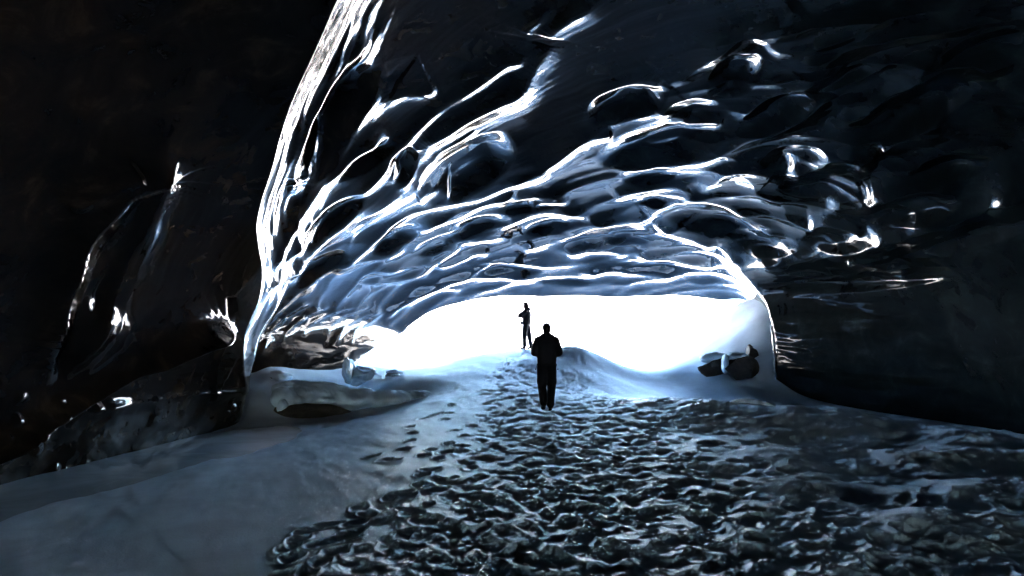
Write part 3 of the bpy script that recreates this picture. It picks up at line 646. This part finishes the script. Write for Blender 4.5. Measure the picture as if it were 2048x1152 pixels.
def make_person(name, label, joints, loc, rz, hat='cap', scale=1.0):
    J = joints
    bm = bmesh.new()
    # body: one continuous figure
    hx, hy, hz = J['head']
    blob(bm, (hx, hy - 0.005, hz + 0.02), (0.074, 0.094, 0.105), 3); blob(bm, (hx, hy + 0.03, hz - 0.05), (0.056, 0.062, 0.068), 3)
    blob(bm, (hx, hy + 0.098, hz - 0.012), (0.013, 0.02, 0.024), 2); blob(bm, (hx, hy + 0.08, hz - 0.062), (0.028, 0.018, 0.011), 2)
    blob(bm, (hx, hy + 0.07, hz - 0.1), (0.028, 0.024, 0.02), 2)
    for s in (-1, 1):
        blob(bm, (hx + s * 0.076, hy - 0.005, hz - 0.01), (0.012, 0.022, 0.033), 2)
        blob(bm, (hx + s * 0.03, hy + 0.083, hz + 0.03), (0.024, 0.012, 0.008), 2)
    chain(bm, [((hx, hy - 0.01, hz - 0.08), 0.055), (J['neck'], 0.06)])
    chain(bm, [(J['neck'], (0.09, 0.075, 0.07)), (J['chest'], (0.165, 0.11, 0.12)), (J['waist'], (0.14, 0.10, 0.11)), (J['pelvis'], (0.16, 0.115, 0.11))], 0.05)
    for s, k in ((-1, 'l'), (1, 'r')):
        chain(bm, [(J['sh_' + k], 0.062), (J['el_' + k], 0.044), (J['wr_' + k], 0.029)], 0.03)
        hand(bm, J['wr_' + k], J['hd_' + k], J['hn_' + k], s)
        chain(bm, [(J['hip_' + k], 0.088), (J['kn_' + k], 0.058), (J['an_' + k], 0.038)], 0.04)
        a = Vector(J['an_' + k]); f = Vector(J['ft_' + k])
        chain(bm, [(a, 0.04), (f, (0.04, 0.05, 0.028))], 0.03)
    o = link(name, remesh(bm, 'person_body', SKIN, 0.013, 3), label=label, cat='person')
    # trousers
    bm = bmesh.new()
    chain(bm, [(J['waist'], (0.15, 0.11, 0.08)), (J['pelvis'], (0.178, 0.135, 0.12))], 0.05)
    for k in 'lr':
        hp = Vector(J['hip_' + k]); kn = Vector(J['kn_' + k]); an = Vector(J['an_' + k])
        chain(bm, [(hp, 0.118), (hp.lerp(kn, 0.55), 0.114), (kn, 0.1), (kn.lerp(an, 0.12), 0.096), (kn.lerp(an, 0.85), 0.084), (kn.lerp(an, 0.93), 0.08)], 0.035)
        blob(bm, hp.lerp(kn, 0.75) + Vector((0.085 if k == 'r' else -0.085, 0, 0)), (0.028, 0.06, 0.09))
        for j in range(5):   # soft folds above the boot
            blob(bm, kn.lerp(an, 0.62 + 0.07 * j) + Vector((0.02 * math.sin(j * 2.1), 0.015 * math.cos(j * 3.3), 0)), 0.07)
    link('trousers', remesh(bm, 'trousers', TROUSER, 0.018, 3), o)
    # boots
    for k in 'lr':
        bm = bmesh.new(); a = Vector(J['an_' + k]); f = Vector(J['ft_' + k]); kn = Vector(J['kn_' + k])
        chain(bm, [(a.lerp(kn, 0.3), 0.062), (a, 0.055), (a.lerp(f, 0.5) + Vector((0, 0, -0.005)), (0.05, 0.06, 0.045)), (f, (0.05, 0.06, 0.036))], 0.02)
        hl = a + (a - f) * 0.22; hl.z = min(a.z, f.z) - 0.03 if J.get('flat_' + k, True) else a.z - 0.06
        blob(bm, hl, (0.042, 0.042, 0.036))
        link('boot', remesh(bm, 'boot', BOOT, 0.014, 2), o)
    # jacket
    bm = bmesh.new()
    nk = Vector(J['neck']); ch = Vector(J['chest']); wa = Vector(J['waist']); pe = Vector(J['pelvis'])
    hem = pe + Vector((0, 0, -0.02))
    chain(bm, [(nk + Vector((0, 0, 0.01)), (0.10, 0.10, 0.06)), (nk + Vector((0, 0, -0.05)), (0.16, 0.125, 0.07)), (ch, (0.225, 0.175, 0.13)), (wa, (0.212, 0.17, 0.1)), (pe + Vector((0, 0, 0.03)), (0.208, 0.165, 0.08)), (hem, (0.2, 0.16, 0.05))], 0.03)
    for k in 'lr':
        sh = Vector(J['sh_' + k]); el = Vector(J['el_' + k]); wr = Vector(J['wr_' + k])
        chain(bm, [(sh + Vector((0, 0, -0.015)), 0.105), (sh.lerp(el, 0.5), 0.102), (el, 0.092), (el.lerp(wr, 0.5), 0.08), (el.lerp(wr, 0.9), 0.055)], 0.03)
        for t in (0.25, 0.6, 0.85): blob(bm, sh.lerp(el, t) + Vector((0.012 * math.sin(t * 20), 0.012, 0)), 0.09)
    # hood lying on the shoulders
    if J.get('hood', True):
        chain(bm, [(nk + Vector((-0.11, -0.035, -0.015)), (0.05, 0.05, 0.045)), (nk + Vector((0, -0.10, 0.01)), (0.09, 0.07, 0.07)), (nk + Vector((0.11, -0.035, -0.015)), (0.05, 0.05, 0.045))], 0.03)
    jk = link('jacket', remesh(bm, 'jacket', JACKET, 0.018, 3), o)
    for s in (-1, 1):     # drawcord toggles at the hem
        bm = bmesh.new(); chain(bm, [(hem + Vector((s * 0.2, 0.0, 0.0)), 0.007), (hem + Vector((s * 0.225, 0, -0.1)), 0.006)], 0.01); blob(bm, hem + Vector((s * 0.227, 0, -0.11)), (0.011, 0.011, 0.016))
        link('drawcord', remesh(bm, 'drawcord', BOOT, 0.005, 1), jk)
    # knitted cap or hair
    bm = bmesh.new()
    blob(bm, (hx, hy - 0.014, hz + 0.034), (0.092, 0.108, 0.106), 3); blob(bm, (hx, hy - 0.04, hz - 0.03), (0.088, 0.068, 0.09), 3)
    if hat == 'peak': blob(bm, (hx, hy + 0.1, hz + 0.055), (0.06, 0.05, 0.012), 2)
    if hat == 'hair': chain(bm, [((hx, hy - 0.07, hz + 0.0), (0.07, 0.05, 0.07)), ((hx, hy - 0.095, hz - 0.1), (0.06, 0.045, 0.08)), ((hx, hy - 0.10, hz - 0.19), (0.04, 0.035, 0.06))], 0.03)
    link('cap' if hat != 'hair' else 'hair', remesh(bm, 'cap', KNIT, 0.013, 2), o)
    o.location = loc; o.rotation_euler = (0, 0, rz); o.scale = (scale,) * 3
    return o

# walker seen from behind, mid-step, forearms held forward
walker = dict(head=(0.0, 0.04, 1.665), neck=(0, 0, 1.535), chest=(0, -0.01, 1.35), waist=(0, 0.0, 1.10), pelvis=(0, 0.0, 0.97),
    sh_l=(-0.17, 0, 1.44), el_l=(-0.245, -0.02, 1.19), wr_l=(-0.13, 0.2, 1.17), hd_l=(0.6, 0.7, 0.1), hn_l=(0.5, -0.6, 0.3),
    sh_r=(0.17, 0, 1.44), el_r=(0.245, -0.02, 1.19), wr_r=(0.13, 0.2, 1.17), hd_r=(-0.6, 0.7, 0.1), hn_r=(-0.5, -0.6, 0.3),
    hip_l=(-0.09, 0.0, 0.92), kn_l=(-0.10, -0.02, 0.50), an_l=(-0.075, -0.24, 0.16), ft_l=(-0.08, -0.10, 0.06), flat_l=False,
    hip_r=(0.09, 0.0, 0.92), kn_r=(0.10, 0.09, 0.50), an_r=(0.075, 0.10, 0.085), ft_r=(0.09, 0.24, 0.035))
wy_ = 13.5; wp = at(1094, 817, wy_)
make_person('person', 'nearer person in dark jacket walking away towards the mouth, seen from behind', walker, (wp[0], wy_, gz(wp[0], wy_) - 0.02), 0.0, 'cap')

watcher = dict(head=(0.0, 0.04, 1.65), neck=(0, -0.01, 1.51), chest=(0, -0.02, 1.30), waist=(0, -0.01, 1.09), pelvis=(0, 0.0, 0.96),
    sh_l=(-0.185, -0.01, 1.40), el_l=(-0.19, 0.20, 1.25), wr_l=(0.03, 0.21, 1.33), hd_l=(0.9, 0.0, 0.3), hn_l=(0.1, -0.9, 0.0),
    sh_r=(0.185, -0.01, 1.40), el_r=(0.19, 0.20, 1.23), wr_r=(-0.03, 0.23, 1.27), hd_r=(-0.9, 0.0, 0.3), hn_r=(-0.1, -0.9, 0.0),
    hip_l=(-0.09, 0.0, 0.91), kn_l=(-0.10, 0.05, 0.49), an_l=(-0.10, 0.04, 0.085), ft_l=(-0.11, 0.17, 0.035),
    hip_r=(0.09, 0.0, 0.91), kn_r=(0.11, -0.07, 0.49), an_r=(0.12, -0.14, 0.085), ft_r=(0.15, -0.01, 0.035))
fy_ = 24.2; fp = at(1053, 697, fy_)
FZ = gz(fp[0], fy_) - 0.02
make_person('person', 'farther person standing on the mound crest, facing left with folded arms', watcher, (fp[0], fy_, FZ), math.radians(68), 'hair', 0.985)
# hip bag worn by the farther person
bm = bmesh.new(); chain(bm, [((-0.05, 0, 0), (0.07, 0.05, 0.07)), ((0.05, 0, 0), (0.07, 0.05, 0.07))], 0.03); blob(bm, (0, 0.03, -0.005), (0.07, 0.045, 0.05))
hb = link('hip_bag', remesh(bm, 'hip_bag', BAGCLOTH, 0.012, 2), label='small dark bag at the waist of the farther person', cat='bag')
rot = math.radians(68); lx, ly = -0.03, 0.185
hb.location = (fp[0] + lx * math.cos(rot) - ly * math.sin(rot), fy_ + lx * math.sin(rot) + ly * math.cos(rot), FZ + 0.97); hb.rotation_euler = (0, 0, rot)
bm = bmesh.new(); bmesh.ops.create_cone(bm, cap_ends=False, segments=40, radius1=0.205, radius2=0.205, depth=0.03, matrix=Matrix.Translation((0.03, -0.185, 0.03)) @ Matrix.Diagonal((1, 0.79, 1, 1)))
bel = bpy.data.meshes.new('belt'); bm.to_mesh(bel); bm.free(); bel.materials.append(BAGCLOTH); link('belt', bel, hb)

# ------------------------------------------------------------------ boulders with snow, ice blocks, shards
def rock_mesh(name, r, seed, mat, rough=0.14, facets=15, sub=4):
    bm = bmesh.new(); bmesh.ops.create_icosphere(bm, subdivisions=sub, radius=1.0)
    g = np.random.default_rng(seed)
    dirs = g.normal(size=(facets, 3)); dirs /= np.linalg.norm(dirs, axis=1, keepdims=True); cut = g.uniform(0.55, 0.88, facets)
    P = np.array([v.co for v in bm.verts])
    for d, c in zip(dirs, cut):
        h = P @ d; over = h > c
        P[over] -= np.outer((h[over] - c) * 0.99, d)
    P *= (1 + rough * fbm(P[:, 0] * 1.9 + P[:, 2] * 1.3 + seed, P[:, 1] * 1.9 - P[:, 2] * 1.1, seed, 6, 0.6))[:, None]
    P *= np.array(r)
    for v, p in zip(bm.verts, P): v.co = p
    me = bpy.data.meshes.new(name); bm.to_mesh(me); bm.free(); me.materials.append(mat)
    return me

def snow_blob(name, parts, voxel=0.03, disp=0.05, seed=1):
    bm = bmesh.new()
    for p in parts: blob(bm, p[0], p[1], 3)
    me = remesh(bm, name, SNOWCAP, voxel, 8)
    P = np.empty(len(me.vertices) * 3); me.vertices.foreach_get('co', P); P = P.reshape(-1, 3)
    Nn = np.empty(len(me.vertices) * 3); me.vertices.foreach_get('normal', Nn); Nn = Nn.reshape(-1, 3)
    P = P + Nn * (disp * fbm(P[:, 0] * 4 + P[:, 2] * 3, P[:, 1] * 4 - P[:, 2] * 2, seed, 5, 0.6))[:, None]
    me.vertices.foreach_set('co', P.reshape(-1).astype(np.float32)); me.update()
    return me

def march(px_, py_):
    b, a = ray(px_, py_); yy = np.arange(6, 34, 0.02); hit = CAM[2] + a * yy < ground_base(b * yy, yy)
    y = yy[np.argmax(hit)] if hit.any() else 20.0
    return np.array([b * y, y, CAM[2] + a * y])
def boulder(label, c, r, seed, caps, group=None):
    o = link('boulder', rock_mesh('boulder', r, seed, ROCK), label=label, cat='boulder', group=group); o.location = c
    if caps: link('snow_cap', snow_blob('snow_cap', caps, seed=seed), o)
    return o

c = at(612, 832, 15.65)
boulder('low dark boulder in a hollow under the snow ledge beside the frozen pond', c, (1.2, 0.62, 0.36), 4, [((-0.5, 0.1, 0.40), (0.36, 0.4, 0.30)), ((-0.45, -0.34, 0.22), (0.13, 0.14, 0.2)), ((0.1, 0.55, 0.46), (0.9, 0.6, 0.30)), ((-0.15, 0.1, 0.36), (0.25, 0.3, 0.16)), ((0.45, 0.2, 0.36), (0.3, 0.3, 0.14)), ((0.9, 0.5, 0.36), (0.8, 0.5, 0.27)), ((1.7, 0.8, 0.34), (0.8, 0.6, 0.22)), ((2.4, 1.2, 0.36), (0.7, 0.6, 0.15)), ((-0.5, 0.9, 0.5), (0.7, 0.6, 0.3))])
c = at(540, 812, 15.8)
boulder('small dark bare rock on the left of the large snow-capped boulder', c, (0.17, 0.2, 0.26), 9, None)
c = at(545, 772, 16.8)
boulder('dark rock poking from the snow bank above the capped boulder', c, (0.34, 0.3, 0.3), 12, [((0.1, 0.1, 0.22), (0.36, 0.3, 0.16))])
c = march(1438, 740) + np.array([0, 0, 0.08])
boulder('low snow-dusted boulder, left of the pair in the right snow bank', c, (0.62, 0.5, 0.42), 21, [((-0.05, 0.22, 0.27), (0.48, 0.38, 0.17))])
c = march(1478, 744) + np.array([0, -0.1, 0.1])
boulder('taller dark boulder, right of the pair in the right snow bank', c, (0.52, 0.5, 0.48), 23, [((0, 0.26, 0.34), (0.40, 0.32, 0.15)), ((-0.42, 0.05, 0.14), (0.11, 0.2, 0.30))])
c = march(1503, 712)
boulder('small brownish rock just above the pair in the right snow bank', c, (0.24, 0.26, 0.34), 27, [((0, 0.02, 0.2), (0.12, 0.13, 0.07))])

def make_clear_ice(name, col, rough=0.12):
    m, n, l, p = material(name)
    geo = n.new('ShaderNodeNewGeometry').outputs['Position']
    a = tex(n, l, 'ShaderNodeTexNoise', 6.0, geo, Detail=6, Roughness=0.6)
    l.new(ramp(n, l, a.outputs[0], [(0.35, tuple(0.6 * q for q in col)), (0.65, col)]), p.inputs['Base Color'])
    p.inputs['Roughness'].default_value = rough; p.inputs['IOR'].default_value = 1.31
    l.new(bump(n, l, a.outputs[0], 0.4, 0.03), p.inputs['Normal'])
    return m
GREYICE = make_clear_ice('grey_blue_ice', (0.42, 0.52, 0.58))
for px_, py_, y_, r_, sd, lab in [(695, 745, 17.5, (0.16, 0.3, 0.42), 31, 'upright grey ice block standing in the snow behind the capped boulder'), (722, 752, 17.8, (0.42, 0.3, 0.3), 33, 'low grey ice block leaning right of the upright one'), (785, 752, 19.5, (0.3, 0.3, 0.2), 35, 'small grey ice block at the foot of the mound')]:
    c = at(px_, py_, y_)
    o = link('ice_block', rock_mesh('ice_block', r_, sd, GREYICE, 0.16, 14), label=lab, cat='ice block', group='ice blocks left of the mound'); o.location = c
    link('snow_cap', snow_blob('snow_cap', [((0, 0.08, r_[2] * 0.62), (r_[0] * 0.75, r_[1] * 0.8, 0.08)), ((r_[0] * 0.5, 0.14, r_[2] * 0.35), (r_[0] * 0.5, r_[1] * .6, 0.1))], seed=sd), o)

# ------------------------------------------------------------------ small things: snow lumps, icicles, a shard
def on_ground(px_, py_, y0=8.0):
    b, a = ray(px_, py_); y = y0
    for _ in range(60):
        y = 0.6 * y + 0.4 * (gz(b * y, y) - CAM[2]) / a
    return np.array([b * y, y, gz(b * y, y)])
for px_, py_, r_, lab in [(152, 912, (0.34, 0.16, 0.09), 'widest flat snow lump on the pond ice against the left wall'), (272, 888, (0.2, 0.13, 0.07), 'rounded snow lump on the pond ice, middle of the three by the left wall'), (322, 884, (0.15, 0.1, 0.04), 'thin flat snow lump right of the rounded one by the left wall')]:
    p = on_ground(px_, py_, 9.0)
    me = snow_blob('snow_lump', [((0, 0, 0), r_), ((r_[0] * 0.6, 0.05, -0.01), (r_[0] * 0.6, r_[1] * 0.8, r_[2] * 0.7)), ((-r_[0] * 0.7, 0.02, -0.01), (r_[0] * 0.4, r_[1] * 0.7, r_[2] * 0.8))], 0.018, 0.04, int(px_))
    o = link('snow_lump', me, label=lab, cat='snow lump', group='snow lumps along the left wall'); o.location = (p[0], p[1], -0.14)

CLEAR = make_clear_ice('pale_clear_ice', (0.55, 0.68, 0.78), 0.06)
px2, py2, dp2 = project(B2)
def on_edge(py_):
    """the ice edge that borders the mouth on the right, at one picture height"""
    m = (np.abs(py2 - py_) < 5) & (YR > 17) & (YR < 21.5) & (PH > 0.75 * math.pi)
    if not m.any(): return None
    return B2.reshape(-1, 3)[np.argmin(np.where(m, px2, 1e9))]
ice_spots = [(1494, 660, .34), (1500, 668, .5), (1507, 676, .42), (1513, 690, .55), (1519, 704, .38), (1524, 716, .6), (1528, 732, .45), (1533, 748, .3)]
for k, (px_, py_, L) in enumerate(ice_spots):
    p = on_edge(py_)
    if p is None: continue
    p = p + np.array([-0.03, 0.0, 0.0])
    bm = bmesh.new(); seg = 8; prev = None; g = np.random.default_rng(50 + k)
    for i in range(9):
        t = i / 8; r = 0.035 * (1 - t) ** 0.8 * (1 + 0.15 * math.sin(9 * t + k)) + 0.002
        ring = [bm.verts.new((r * math.cos(2 * math.pi * j / seg) + 0.01 * math.sin(3 * t + k), r * math.sin(2 * math.pi * j / seg), 0.05 - t * L)) for j in range(seg)]
        if prev:
            for j in range(seg): bm.faces.new((prev[j], prev[(j + 1) % seg], ring[(j + 1) % seg], ring[j]))
        prev = ring
    bm.faces.new(prev[::-1])
    me = bpy.data.meshes.new('icicle'); bm.to_mesh(me); bm.free(); me.materials.append(CLEAR); me.polygons.foreach_set('use_smooth', np.ones(len(me.polygons), bool))
    o = link('icicle', me, label=['topmost short', 'second from the top', 'third from the top', 'fourth from the top', 'fifth from the top', 'long sixth from the top', 'second lowest', 'lowest short'][k] + ' icicle on the ice edge right of the mouth', cat='icicle', group='icicles right of the mouth'); o.location = p

p = on_ground(1506, 815, 13.0)
bm = bmesh.new(); bmesh.ops.create_icosphere(bm, subdivisions=4, radius=1.0)
for v in bm.verts:
    t = v.co.x; v.co = Vector((t * 0.42, v.co.y * 0.09 * (1.1 - 0.3 * t), v.co.z * 0.045 * (1.1 - t * 0.4) + 0.05 * (1 - t * t) - 0.03 * t))
me = bpy.data.meshes.new('ice_shard'); bm.to_mesh(me); bm.free(); me.materials.append(CLEAR); me.polygons.foreach_set('use_smooth', np.ones(len(me.polygons), bool))
o = link('ice_shard', me, label='long glossy ice shard lying on the snow ridge at the right', cat='ice shard'); o.location = (p[0], p[1], p[2] + 0.06); o.rotation_euler = (0, 0, math.radians(-12))
